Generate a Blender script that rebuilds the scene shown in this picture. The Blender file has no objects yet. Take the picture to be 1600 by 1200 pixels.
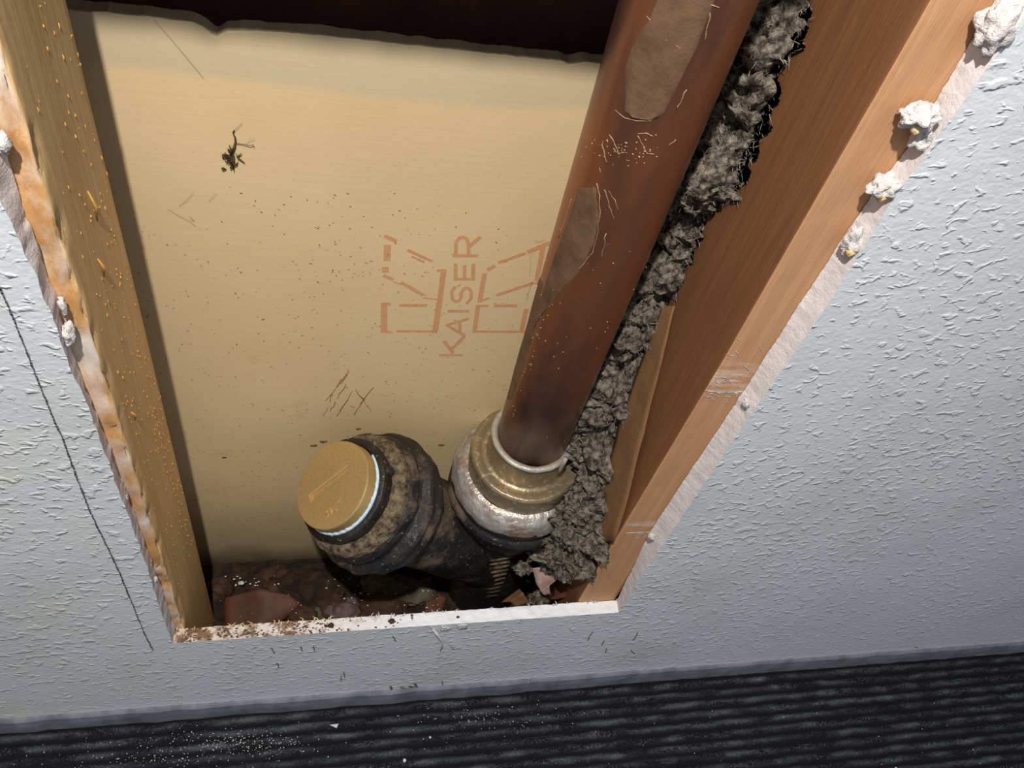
import bpy, bmesh, math, random
import numpy as np
from mathutils import Vector, Matrix, noise

random.seed(7); RNG = np.random.default_rng(7)
S = bpy.context.scene
C = S.collection

# ------------------------------------------------------------------ camera
F = 1241.52
YAW, PIT, ROL = 0.34834, 0.84699, -0.27684
CAM = np.array([0.121245, -0.296057, 0.900628])
def _rot():
    fw = np.array([math.sin(YAW)*math.cos(PIT), math.cos(YAW)*math.cos(PIT), -math.sin(PIT)])
    r = np.array([math.cos(YAW), -math.sin(YAW), 0.0]); dn = np.cross(fw, r)
    c, s = math.cos(ROL), math.sin(ROL)
    return np.array([c*r+s*dn, -s*r+c*dn, fw])
RC = _rot()
cam = bpy.data.cameras.new('camera'); camo = bpy.data.objects.new('camera', cam); C.objects.link(camo)
cam.sensor_width = 36.0; cam.lens = 36.0*F/1600.0; cam.clip_start = 0.01; cam.clip_end = 50
M3 = Matrix((RC[0], -RC[1], -RC[2])).transposed()
camo.matrix_world = Matrix.Translation(Vector(CAM)) @ M3.to_4x4()
S.camera = camo

# ------------------------------------------------------------------ light
W = bpy.data.worlds.new('room_light'); S.world = W; W.use_nodes = True
bgn = W.node_tree.nodes['Background']; bgn.inputs[0].default_value = (0.84, 0.90, 1.0, 1); bgn.inputs[1].default_value = 0.42
lamp = bpy.data.lights.new('flashlight', 'SPOT'); lampo = bpy.data.objects.new('flashlight', lamp); C.objects.link(lampo)
lamp.energy = 41.0; lamp.color = (1.0, 0.965, 0.90); lamp.spot_size = math.radians(125); lamp.spot_blend = 1.0
lamp.shadow_soft_size = 0.011
LP = Vector((0.050, -0.335, 1.33)); LT = Vector((0.20, 0.06, 0.20))
lampo.location = LP; lampo.rotation_euler = (LT-LP).to_track_quat('-Z', 'Y').to_euler()
S.view_settings.view_transform = 'Standard'; S.view_settings.look = 'None'
S.view_settings.gamma = 1; S.view_settings.use_curve_mapping = False
S.view_settings.exposure = 0.0

# ------------------------------------------------------------------ helpers
def ray(px, py): return RC.T @ np.array([(px-800)/F, (py-600)/F, 1.0])
def aty(px, py, Y): d = ray(px, py); return CAM + d*(Y-CAM[1])/d[1]
def atz(px, py, Z): d = ray(px, py); return CAM + d*(Z-CAM[2])/d[2]
def atx(px, py, X): d = ray(px, py); return CAM + d*(X-CAM[0])/d[0]
def lin(r, g, b):
    f = lambda v: (v/255/12.92) if v/255 <= 0.04045 else ((v/255+0.055)/1.055)**2.4
    return (f(r), f(g), f(b), 1.0)
def nz(p, s, o=3):
    return noise.fractal(Vector((p[0]*s, p[1]*s, p[2]*s)), 1.0, 2.0, o)

def mesh_obj(name, verts, faces, mat, parent=None, smooth=True, mats=None, midx=None):
    me = bpy.data.meshes.new(name)
    me.from_pydata([tuple(map(float, v)) for v in verts], [], faces); me.update()
    if smooth: me.polygons.foreach_set('use_smooth', [True]*len(me.polygons))
    for m in (mats or [mat]): me.materials.append(m)
    if midx is not None: me.polygons.foreach_set('material_index', midx)
    o = bpy.data.objects.new(name, me); C.objects.link(o)
    if parent is not None: o.parent = parent
    return o
def tag(o, label, cat, group=None, kind=None):
    o['label'] = label
    if kind: o['kind'] = kind
    if cat: o['category'] = cat
    if group: o['group'] = group
    return o
def struct(o, label=None):
    o['kind'] = 'structure'
    if label: o['label'] = label
    return o
class MB:
    def __init__(s): s.v = []; s.f = []
    def add(s, v, f):
        n = len(s.v); s.v += [tuple(p) for p in v]; s.f += [tuple(i+n for i in q) for q in f]
    def box(s, a, b):
        x0, y0, z0 = a; x1, y1, z1 = b
        s.add([(x0,y0,z0),(x1,y0,z0),(x1,y1,z0),(x0,y1,z0),(x0,y0,z1),(x1,y0,z1),(x1,y1,z1),(x0,y1,z1)],
              [(0,3,2,1),(4,5,6,7),(0,1,5,4),(1,2,6,5),(2,3,7,6),(3,0,4,7)])
    def tube(s, pts, r, n=6):
        pts = [Vector(p) for p in pts]; V = []; Fc = []
        rr = r if isinstance(r, (list, tuple)) else [r]*len(pts)
        for i, p in enumerate(pts):
            t = (pts[min(i+1, len(pts)-1)]-pts[max(i-1, 0)]).normalized()
            u = t.orthogonal().normalized() if i == 0 else (u - t*u.dot(t)).normalized()
            w = t.cross(u)
            for k in range(n):
                a = 2*math.pi*k/n; V.append(p+(u*math.cos(a)+w*math.sin(a))*rr[i])
        for i in range(len(pts)-1):
            for k in range(n): Fc.append((i*n+k, i*n+(k+1)%n, (i+1)*n+(k+1)%n, (i+1)*n+k))
        Fc.append(tuple(range(n-1, -1, -1))); Fc.append(tuple(range((len(pts)-1)*n, len(pts)*n)))
        s.add(V, Fc)
    def blob(s, c, r, n=6, m=4, sc=(1,1,1), jit=0.0):
        V = [(c[0], c[1], c[2]+r*sc[2])]; Fc = []
        for i in range(1, m):
            a = math.pi*i/m
            for k in range(n):
                b = 2*math.pi*k/n; j = 1+random.uniform(-jit, jit)
                V.append((c[0]+r*sc[0]*math.sin(a)*math.cos(b)*j, c[1]+r*sc[1]*math.sin(a)*math.sin(b)*j, c[2]+r*sc[2]*math.cos(a)*j))
        V.append((c[0], c[1], c[2]-r*sc[2])); L = len(V)-1
        for k in range(n):
            Fc.append((0, 1+k, 1+(k+1) % n)); Fc.append((L, L-n+(k+1) % n, L-n+k))
            for i in range(m-2): Fc.append((1+i*n+k, 1+(i+1)*n+k, 1+(i+1)*n+(k+1) % n, 1+i*n+(k+1) % n))
        s.add(V, Fc)
    def stroke(s, a, b, w, th, nrm):
        """a flat bar of ink, plaster or dirt lying on a surface: a->b, width w, thickness th along nrm"""
        a = Vector(a); b = Vector(b); nrm = Vector(nrm).normalized()
        t = (b-a).normalized(); u = nrm.cross(t).normalized()*(w/2); h = nrm*th
        s.add([a-u, a+u, b+u, b-u, a-u+h, a+u+h, b+u+h, b-u+h], [(0,3,2,1),(4,5,6,7),(0,1,5,4),(1,2,6,5),(2,3,7,6),(3,0,4,7)])
    def build(s, name, mat, parent=None, smooth=False): return mesh_obj(name, s.v, s.f, mat, parent, smooth)
def frame(axis):
    a = Vector(axis).normalized(); u = Vector((0, -1, 0)) + a*a.y
    u.normalize(); return a, u, a.cross(u)
def lathe(name, prof, org, axis, mat, parent=None, seg=96, rough=0.0, rs=60, sub=3, close=True):
    a, u, w = frame(axis); org = Vector(org)
    P = []
    for i in range(len(prof)-1):
        for k in range(sub):
            t = k/sub; P.append((prof[i][0]*(1-t)+prof[i+1][0]*t, prof[i][1]*(1-t)+prof[i+1][1]*t))
    P.append(prof[-1])
    V = []; Fc = []
    for s_, r in P:
        for k in range(seg):
            t = 2*math.pi*k/seg; d = u*math.cos(t)+w*math.sin(t)
            p = org + a*s_ + d*r
            if rough: p = p + d*rough*nz(p, rs, 4) + a*rough*0.5*nz(p+Vector((3, 1, 2)), rs, 3)
            V.append(p)
    for i in range(len(P)-1):
        for k in range(seg): Fc.append((i*seg+k, i*seg+(k+1) % seg, (i+1)*seg+(k+1) % seg, (i+1)*seg+k))
    if close:
        Fc.append(tuple(range(seg-1, -1, -1))); n = (len(P)-1)*seg; Fc.append(tuple(range(n, n+seg)))
    o = mesh_obj(name, V, Fc, mat, parent)
    bm = bmesh.new(); bm.from_mesh(o.data); bmesh.ops.recalc_face_normals(bm, faces=bm.faces); bm.to_mesh(o.data); bm.free()
    return o
def sheet(name, pts_rows, mat, parent=None, th=0.0006, jit=0.0, js=60, sub=6):
    """curved thin sheet with real thickness: rows of 3D points, refined, crumpled, closed"""
    rows = [[Vector(p) for p in r] for r in pts_rows]
    nr, nc = len(rows), len(rows[0]); A = []
    for i in range((nr-1)*sub+1):
        fi = min(i/sub, nr-1-1e-9); a = int(fi); t = fi-a; line = []
        for j in range((nc-1)*sub+1):
            fj = min(j/sub, nc-1-1e-9); b = int(fj); q = fj-b
            line.append(rows[a][b].lerp(rows[a][b+1], q).lerp(rows[a+1][b].lerp(rows[a+1][b+1], q), t))
        A.append(line)
    n, m = len(A), len(A[0])
    nr_ = (rows[0][-1]-rows[0][0]).cross(rows[-1][0]-rows[0][0]).normalized()
    top = []; bot = []
    for line in A:
        for p in line:
            d = nr_*jit*nz(p, js, 3); top.append(p+d); bot.append(p+d-nr_*th)
    V = top+bot; Fc = []; N = n*m
    for i in range(n-1):
        for j in range(m-1):
            a = i*m+j; Fc.append((a, a+1, a+m+1, a+m)); Fc.append((N+a, N+a+m, N+a+m+1, N+a+1))
    edge = [j for j in range(m)]+[i*m+m-1 for i in range(1, n)]+[(n-1)*m+j for j in range(m-2, -1, -1)]+[i*m for i in range(n-2, 0, -1)]
    for k in range(len(edge)):
        a, b = edge[k], edge[(k+1) % len(edge)]; Fc.append((a, N+a, N+b, b))
    return mesh_obj(name, V, Fc, mat, parent)
def lump(name, c, r, mat, parent=None, sc=(1,1,1), amp=0.35, s=None, seed=0, lv=3, rot=0.0):
    bm = bmesh.new(); bmesh.ops.create_icosphere(bm, subdivisions=lv, radius=1.0)
    s = s or 1.6; cr, sr = math.cos(rot), math.sin(rot)
    for v in bm.verts:
        p = v.co.copy(); d = 1+amp*noise.fractal(p*s+Vector((seed*7.3, seed*3.1, 0)), 0.9, 2.0, 4)
        q = Vector((p.x*sc[0], p.y*sc[1], p.z*sc[2]))*d*r
        v.co = Vector((q.x*cr-q.z*sr, q.y, q.x*sr+q.z*cr)) + Vector(c)
    me = bpy.data.meshes.new(name); bm.to_mesh(me); bm.free()
    me.polygons.foreach_set('use_smooth', [True]*len(me.polygons)); me.materials.append(mat)
    o = bpy.data.objects.new(name, me); C.objects.link(o)
    if parent is not None: o.parent = parent
    return o

# ------------------------------------------------------------------ materials
class Mat:
    def __init__(s, name, rough=0.7, metal=0.0, spec=0.5):
        s.m = bpy.data.materials.new(name); s.m.use_nodes = True; s.t = s.m.node_tree; s.n = s.t.nodes
        s.b = s.n['Principled BSDF']; s.b.inputs['Roughness'].default_value = rough
        s.b.inputs['Metallic'].default_value = metal; s.b.inputs['Specular IOR Level'].default_value = spec
        s.co = s.n.new('ShaderNodeTexCoord').outputs['Object']; s.bump_n = None
    def link(s, a, b): s.t.links.new(a, b)
    def mapc(s, scale, rot=(0, 0, 0)):
        n = s.n.new('ShaderNodeMapping'); n.inputs['Scale'].default_value = scale; n.inputs['Rotation'].default_value = rot
        s.link(s.co, n.inputs['Vector']); return n.outputs[0]
    def noise(s, scale, detail=4, rough=0.55, vec=None, dist=0.0):
        n = s.n.new('ShaderNodeTexNoise'); n.inputs['Scale'].default_value = scale; n.inputs['Detail'].default_value = detail
        n.inputs['Roughness'].default_value = rough; n.inputs['Distortion'].default_value = dist
        s.link(vec or s.co, n.inputs['Vector']); return n.outputs['Fac']
    def voro(s, scale, vec=None, feat='F1', rnd=1.0):
        n = s.n.new('ShaderNodeTexVoronoi'); n.feature = feat; n.inputs['Scale'].default_value = scale
        n.inputs['Randomness'].default_value = rnd
        s.link(vec or s.co, n.inputs['Vector']); return n
    def wave(s, scale, vec=None, dist=2.0, detail=3, dscale=1.5, direction='X'):
        n = s.n.new('ShaderNodeTexWave'); n.bands_direction = direction; n.inputs['Scale'].default_value = scale
        n.inputs['Distortion'].default_value = dist; n.inputs['Detail'].default_value = detail; n.inputs['Detail Scale'].default_value = dscale
        s.link(vec or s.co, n.inputs['Vector']); return n.outputs['Fac']
    def ramp(s, fac, a, b, interp='LINEAR'):
        n = s.n.new('ShaderNodeMapRange'); n.interpolation_type = 'SMOOTHSTEP' if interp == 'S' else 'LINEAR'
        n.inputs['From Min'].default_value = a; n.inputs['From Max'].default_value = b
        s.link(fac, n.inputs['Value']); return n.outputs['Result']
    def math(s, op, a, b):
        n = s.n.new('ShaderNodeMath'); n.operation = op
        for i, x in enumerate((a, b)):
            if isinstance(x, (int, float)): n.inputs[i].default_value = x
            else: s.link(x, n.inputs[i])
        return n.outputs[0]
    def sep(s, axis):
        n = s.n.new('ShaderNodeSeparateXYZ'); s.link(s.co, n.inputs[0]); return n.outputs[axis]
    def mix(s, fac, a, b):
        n = s.n.new('ShaderNodeMix'); n.data_type = 'RGBA'
        if isinstance(fac, (int, float)): n.inputs[0].default_value = fac
        else: s.link(fac, n.inputs[0])
        for i, x in ((6, a), (7, b)):
            if isinstance(x, tuple): n.inputs[i].default_value = x
            else: s.link(x, n.inputs[i])
        return n.outputs[2]
    def color(s, c):
        if isinstance(c, tuple): s.b.inputs['Base Color'].default_value = c
        else: s.link(c, s.b.inputs['Base Color'])
    def rough(s, fac, a, b):
        n = s.n.new('ShaderNodeMapRange'); n.inputs['To Min'].default_value = a; n.inputs['To Max'].default_value = b
        s.link(fac, n.inputs['Value']); s.link(n.outputs[0], s.b.inputs['Roughness'])
    def bump(s, h, dist, strength=1.0):
        n = s.n.new('ShaderNodeBump'); n.inputs['Strength'].default_value = strength; n.inputs['Distance'].default_value = dist
        s.link(h, n.inputs['Height'])
        if s.bump_n: s.link(s.bump_n, n.inputs['Normal'])
        s.bump_n = n.outputs[0]; s.link(s.bump_n, s.b.inputs['Normal'])

def m_wall():
    m = Mat('painted_textured_wall', 0.30, 0, 0.55)
    st = m.mapc((0.8, 1, 1.1), (0, 0.3, 0)); area = m.noise(8, 2)
    big = m.math('ADD', m.noise(135, 2, 0.5, st, 0.4), m.math('MULTIPLY', area, 0.22))
    m.bump(m.ramp(big, 0.64, 0.80, 'S'), 0.0010, 0.7)
    m.bump(m.noise(260, 2, 0.5, st), 0.0009, 0.5); m.bump(m.noise(40, 2), 0.0012, 0.5)
    dirt = m.ramp(m.noise(7, 4), 0.5, 0.72)
    c = m.mix(dirt, lin(222, 226, 229), lin(208, 212, 214))
    yel = m.math('MULTIPLY', m.ramp(m.sep('X'), 0.02, -0.06), m.ramp(m.noise(16, 4), 0.45, 0.7))
    c = m.mix(m.math('MULTIPLY', yel, 0.45), c, lin(226, 222, 190))
    m.color(c); return m.m
def m_gypsum():
    m = Mat('gypsum_core', 0.95, 0, 0.1)
    n = m.noise(90, 5, 0.7); m.color(m.mix(m.ramp(n, 0.35, 0.7), lin(222, 214, 212), lin(204, 194, 193)))
    m.bump(n, 0.0008); m.bump(m.noise(500, 3), 0.0004); return m.m
def m_sill():
    m = Mat('gypsum_sill', 0.95, 0, 0.1)
    n = m.noise(140, 5, 0.7)
    near = m.ramp(m.sep('X'), 0.20, 0.0)
    msk = m.math('MULTIPLY', m.ramp(m.math('ADD', m.noise(70, 6, 0.75), m.math('MULTIPLY', near, 0.10)), 0.53, 0.62), m.ramp(near, 0.05, 0.5))
    c = m.mix(near, lin(240, 240, 242), lin(222, 204, 188))
    m.color(m.mix(msk, c, lin(136, 108, 86))); m.bump(n, 0.0015); return m.m
def m_plaster():
    m = Mat('white_plaster', 0.95, 0, 0.1)
    n = m.noise(160, 5, 0.7); m.color(m.mix(m.ramp(n, 0.4, 0.75), lin(222, 216, 214), lin(190, 181, 175))); m.bump(n, 0.003); return m.m
def m_panel():
    m = Mat('brown_paper_board', 0.85, 0, 0.25)
    st = m.mapc((1, 1, 14))
    big = m.noise(5, 3); fib = m.noise(24, 4, 0.6, st)
    c = m.mix(m.ramp(big, 0.35, 0.7), lin(220, 193, 148), lin(210, 182, 137))
    c = m.mix(m.math('MULTIPLY', m.ramp(fib, 0.35, 0.7), 0.16), c, lin(226, 203, 162))
    # greyer paper band near the top, and water stain along the floor
    z = m.sep('Z'); wob = m.math('MULTIPLY', m.noise(5, 2), 0.02)
    zt = m.math('ADD', z, wob)
    c = m.mix(m.math('MULTIPLY', m.ramp(zt, 0.636, 0.643), 0.8), c, lin(196, 179, 146))  # band colour lowered, standing in for weaker light at the top
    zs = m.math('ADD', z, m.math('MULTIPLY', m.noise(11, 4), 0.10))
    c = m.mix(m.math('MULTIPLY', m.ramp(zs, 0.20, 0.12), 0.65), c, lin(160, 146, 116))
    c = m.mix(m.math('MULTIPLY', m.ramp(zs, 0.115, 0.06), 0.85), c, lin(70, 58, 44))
    # flecks
    low = m.ramp(z, 0.62, 0.3)
    v = m.voro(170, m.mapc((1, 1, 1.6), (0, 0.5, 0))); rr = m.voro(170, m.mapc((1, 1, 1.6), (0, 0.5, 0)))
    sp = m.math('MULTIPLY', m.ramp(v.outputs['Distance'], 0.20, 0.10), m.ramp(m.noise(60, 2), 0.50, 0.58))
    sp = m.math('MULTIPLY', sp, m.ramp(low, 0.0, 0.6))
    c = m.mix(m.math('MULTIPLY', sp, 0.75), c, lin(120, 84, 44))
    st2 = m.math('MULTIPLY', m.ramp(m.noise(28, 5, 0.65), 0.62, 0.72), m.ramp(z, 0.46, 0.25))
    c = m.mix(m.math('MULTIPLY', st2, 0.35), c, lin(178, 138, 78))
    m.color(c); m.bump(fib, 0.0001); m.bump(m.noise(300, 3), 0.0001); return m.m
def m_stamp():
    m = Mat('faded_red_ink', 0.85, 0, 0.2)
    n = m.noise(170, 4, 0.7)
    m.color(m.mix(m.ramp(n, 0.42, 0.72), lin(206, 148, 106), lin(208, 170, 122))); return m.m
def m_wood(name, c1, c2, c3, smear=0.0, rough=0.65, sx=(30, 30, 1.6), scr=()):
    m = Mat(name, rough, 0, 0.35)
    st = m.mapc(sx); g = m.noise(6, 5, 0.6, st, 0.3); w = m.wave(9, m.mapc((3, 3, 0.12)), 5, 2, 1.0)
    c = m.mix(m.ramp(g, 0.3, 0.7), c1, c2); c = m.mix(m.math('MULTIPLY', w, 0.35), c, c3)
    c = m.mix(m.math('MULTIPLY', m.ramp(m.noise(9, 4), 0.5, 0.75), 0.4), c, c3)
    if smear:
        s_ = m.math('MULTIPLY', m.ramp(m.noise(22, 6, 0.7, m.mapc((1, 1, 0.7))), 0.54-smear*0.1, 0.62), 0.85)
        c = m.mix(s_, c, lin(236, 224, 214))
    for zc, zw in scr:
        d_ = m.math('ABSOLUTE', m.math('SUBTRACT', m.sep('Z'), zc), 0.0)
        k_ = m.math('MULTIPLY', m.ramp(d_, zw, 0.0), m.ramp(m.noise(5, 4, 0.6, m.mapc((8, 8, 60), (0, 0.5, 0))), 0.46, 0.66))
        c = m.mix(m.math('MULTIPLY', k_, 0.8), c, lin(232, 214, 202))
    m.color(c); m.bump(g, 0.0006); m.bump(m.noise(60, 3, 0.5, st), 0.0003); return m.m
def m_iron():
    m = Mat('tarred_cast_iron', 0.5, 0.0, 0.5)
    n = m.noise(45, 6, 0.7); n2 = m.noise(16, 5, 0.65)
    c = m.mix(m.ramp(n, 0.4, 0.75), lin(22, 19, 18), lin(50, 43, 37))
    c = m.mix(m.math('MULTIPLY', m.ramp(n2, 0.55, 0.66), 0.7), c, lin(122, 102, 82))
    c = m.mix(m.math('MULTIPLY', m.ramp(m.noise(300, 3), 0.66, 0.72), 0.7), c, lin(176, 158, 132))
    m.color(c); m.rough(m.ramp(n2, 0.4, 0.65), 0.34, 0.85); m.bump(n, 0.0022); m.bump(m.noise(240, 4), 0.0007); return m.m
def m_dirtcrust():
    m = Mat('sandy_caulk_crust', 0.95, 0, 0.1)
    n = m.noise(120, 6, 0.75); c = m.mix(m.ramp(n, 0.38, 0.66), lin(52, 44, 36), lin(150, 132, 106))
    m.color(c); m.bump(n, 0.003); m.bump(m.noise(600, 3), 0.0008); return m.m
def m_rust_silver():
    m = Mat('leaded_rusty_rim', 0.42, 0.55, 0.5)
    n = m.noise(26, 5, 0.7); n2 = m.noise(150, 4)
    c = m.mix(m.ramp(n, 0.47, 0.64), lin(188, 182, 174), lin(140, 104, 76))
    c = m.mix(m.math('MULTIPLY', m.ramp(n2, 0.55, 0.7), 0.6), c, lin(216, 210, 200))
    m.color(c); m.rough(n2, 0.24, 0.55); m.bump(n2, 0.0016); return m.m
def m_brass_dull():
    m = Mat('dull_brass_ferrule', 0.34, 0.6, 0.5)
    n = m.noise(40, 5, 0.65); c = m.mix(m.ramp(n, 0.4, 0.7), lin(158, 138, 104), lin(132, 120, 100))
    c = m.mix(m.math('MULTIPLY', m.ramp(m.noise(180, 4), 0.56, 0.68), 0.5), c, lin(222, 212, 192))
    m.color(c); m.rough(n, 0.28, 0.5); m.bump(m.noise(150, 4), 0.0008); return m.m
def m_solder():
    m = Mat('solder_bead', 0.5, 0.4, 0.5); n = m.noise(120, 4)
    m.color(m.mix(n, lin(196, 190, 176), lin(150, 142, 128))); m.bump(n, 0.0012); return m.m
def m_brass():
    m = Mat('new_brass', 0.42, 0.55, 0.5); n = m.noise(400, 3)
    c = m.mix(m.ramp(n, 0.4, 0.7), lin(208, 176, 120), lin(196, 164, 108))
    c = m.mix(m.math('MULTIPLY', m.ramp(m.noise(40, 4), 0.62, 0.7), 0.5), c, lin(206, 186, 150))
    m.color(c); m.bump(n, 0.00012); return m.m
def m_copper():
    m = Mat('tarnished_copper', 0.32, 0.6, 0.5)
    st = m.mapc((1, 1, 0.22)); n = m.noise(18, 4, 0.6, st); n2 = m.noise(70, 4, 0.6, m.mapc((1, 1, 0.35)))
    c = m.mix(m.ramp(n, 0.40, 0.60), lin(146, 94, 66), lin(94, 66, 58))
    c = m.mix(m.math('MULTIPLY', m.ramp(n2, 0.55, 0.75), 0.35), c, lin(160, 108, 70))
    m.color(c); m.rough(n2, 0.24, 0.44); m.bump(n2, 0.0003); return m.m
def m_plain(name, c1, c2, rough=0.9, s=60, bump=0.0, metal=0.0, lo=0.4, hi=0.65):
    m = Mat(name, rough, metal, 0.3); n = m.noise(s, 5, 0.65); m.color(m.mix(m.ramp(n, lo, hi), c1, c2))
    if bump: m.bump(n, bump)
    return m.m
def m_carpet():
    m = Mat('ribbed_carpet', 0.97, 0, 0.08)
    dash = m.noise(60, 3, 0.6, m.mapc((0.45, 1.6, 1))); n = m.noise(500, 3)
    at = m.n.new('ShaderNodeAttribute'); at.attribute_name = 'rib'
    c = m.mix(m.math('MULTIPLY', m.ramp(dash, 0.4, 0.62), at.outputs['Fac']), lin(28, 28, 32), lin(92, 95, 100))  # lighter yarn dashes, with shade between the ribs painted in dark
    c = m.mix(m.math('MULTIPLY', m.math('MULTIPLY', m.ramp(n, 0.5, 0.72), at.outputs['Fac']), 0.8), c, lin(120, 123, 128))
    m.color(c); m.bump(n, 0.0006); return m.m

WALL = m_wall(); GYP = m_gypsum(); SILL = m_sill(); PLA = m_plaster(); PANEL = m_panel(); INK = m_stamp()
IRON = m_iron(); CRUST = m_dirtcrust(); RIM = m_rust_silver(); FERR = m_brass_dull(); SOLD = m_solder(); BRASS = m_brass(); COP = m_copper()
CARPET = m_carpet()
LF = m_wood('left_stud_front_wood', lin(222, 172, 112), lin(206, 150, 90), lin(184, 124, 72), 1.0)
LS = m_wood('left_stud_side_wood', lin(228, 194, 142), lin(210, 172, 118), lin(190, 150, 98))
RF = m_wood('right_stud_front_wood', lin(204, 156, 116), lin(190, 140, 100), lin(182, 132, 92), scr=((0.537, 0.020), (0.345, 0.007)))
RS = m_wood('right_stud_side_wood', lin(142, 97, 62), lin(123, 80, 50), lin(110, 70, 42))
PLATE = m_wood('framing_wood', lin(170, 112, 62), lin(140, 88, 46), lin(120, 72, 38))
VINYL = m_plain('grey_base_strip', lin(128, 131, 138), lin(100, 102, 110), 0.5, 40, 0.0006)
TAPE = m_plain('pale_thread_tape', lin(214, 232, 244), lin(176, 208, 232), 0.6, 200, 0.0004)
WOOL = m_plain('mineral_wool', lin(58, 50, 43), lin(156, 145, 130), 0.98, 170, 0.004, 0, 0.40, 0.70)
FIB = m_plain('wool_fibre', lin(168, 158, 144), lin(108, 98, 86), 0.8, 90)
KRAFT = m_plain('brown_kraft_paper', lin(134, 98, 64), lin(114, 80, 52), 0.75, 30, 0.001)
KRAFTD = m_plain('dusty_dark_paper', lin(116, 92, 72), lin(76, 56, 42), 0.8, 70, 0.002)
PINK = m_plain('pinkish_grey_paper', lin(178, 150, 138), lin(140, 114, 104), 0.85, 60, 0.001)
SOIL = m_plain('dark_soil', lin(40, 29, 22), lin(66, 50, 38), 0.95, 70, 0.005)
TERRA = m_plain('brown_paper_shard', lin(98, 60, 40), lin(74, 46, 32), 0.6, 20, 0.0008)
ROCKG = m_plain('greenish_grey_stone', lin(100, 94, 76), lin(66, 58, 46), 0.9, 60, 0.004)
ROCKP = m_plain('mauve_grey_stone', lin(110, 94, 92), lin(70, 56, 54), 0.8, 60, 0.004)
ROCKB = m_plain('dark_brown_stone', lin(58, 40, 30), lin(86, 62, 46), 0.9, 50, 0.004)
GRAPH = m_plain('pencil_graphite', lin(92, 95, 98), lin(126, 128, 130), 0.7, 200)
SCUFF = m_plain('brown_scuff', lin(120, 104, 84), lin(92, 78, 62), 0.9, 200)
DUST = m_plain('tan_residue', lin(112, 85, 64), lin(90, 66, 48), 0.62, 60, 0.0010)
DRIPM = m_plain('pale_flux_crust', lin(182, 152, 124), lin(150, 118, 90), 0.6, 120, 0.001)
RESIN = m_plain('amber_resin', lin(214, 164, 92), lin(190, 140, 78), 0.3, 200)
WEB = m_plain('dusty_cobweb', lin(92, 72, 48), lin(60, 46, 30), 0.9, 200)
PAPERY = m_plain('torn_yellowed_paper', lin(232, 210, 160), lin(206, 170, 110), 0.9, 120, 0.001)
WHITE = m_plain('white_plaster_crumb', lin(222, 220, 216), lin(198, 194, 188), 0.95, 200)
SAW = m_plain('brown_sawdust', lin(118, 88, 66), lin(82, 58, 42), 0.95, 200)
PALEBR = m_plain('brown_scratch_ink', lin(170, 128, 62), lin(146, 106, 48), 0.9, 100)

# ------------------------------------------------------------------ the wall with its cut opening
T = 0.0127; PY = 0.165; ZT = 0.8790; X0, X1, ZMAX = -1.3, 1.9, 2.4
def jag(z, s, a): return a*noise.fractal(Vector((z*s, s*0.37, 1.7)), 0.9, 2.0, 3)
def interp(tab, z): return float(np.interp(z, [t[0] for t in tab], [t[1] for t in tab]))
LFRONT = [(0.187,-0.0073),(0.274,-0.0077),(0.334,-0.0065),(0.431,-0.0072),(0.512,-0.0077),(0.554,-0.0095),(0.594,-0.0095),(0.630,-0.0109),(0.662,-0.0132),(0.80,-0.016),(1.1,-0.016)]
LBACK = [(0.186,-0.0068),(0.287,-0.0068),(0.40,-0.0085),(0.481,-0.0100),(0.557,-0.0118),(0.619,-0.0102),(0.683,-0.0105),(0.80,-0.012)]
RFRONT = [(0.198,0.4000),(0.211,0.3985),(0.331,0.399),(0.522,0.400),(0.623,0.402),(0.692,0.399),(0.741,0.401),(0.80,0.404),(1.1,0.402)]
RBACK = [(0.198,0.4010),(0.330,0.3905),(0.528,0.3945),(0.62,0.3955),(0.676,0.3965),(0.715,0.400),(0.76,0.398),(0.80,0.396)]
def xl(z, back=False):
    b = interp(LBACK if back else LFRONT, z); a = 0.0011 if not back else 0.0016
    return b + jag(z+(5 if back else 0), 70, a)
def xr(z, back=False):
    if back: return interp(RBACK, z) + jag(z+9, 60, 0.0007) + 0.0006*(((z*190) % 1.0)-0.5)
    return interp(RFRONT, z) + jag(z+3, 50, 0.0005)
def zsill(x, back=False):
    base = 0.1869 + (x+0.0073)*(0.1978-0.1869)/0.409
    return base + (jag(x+2, 90, 0.0013) if back else jag(x, 40, 0.0004))
def ztop(x, back=False):
    z = ZT + jag(x+4, 60, 0.0012)
    for xc, w, h in ((0.052, 0.006, 0.002), (0.235, 0.005, 0.002), (0.25, 0.004, 0.002)):
        if abs(x-xc) < w: z -= h*(1-abs(x-xc)/w)
    return z
zz = np.linspace(0, 1, 360); xx = np.linspace(0, 1, 220)
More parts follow.
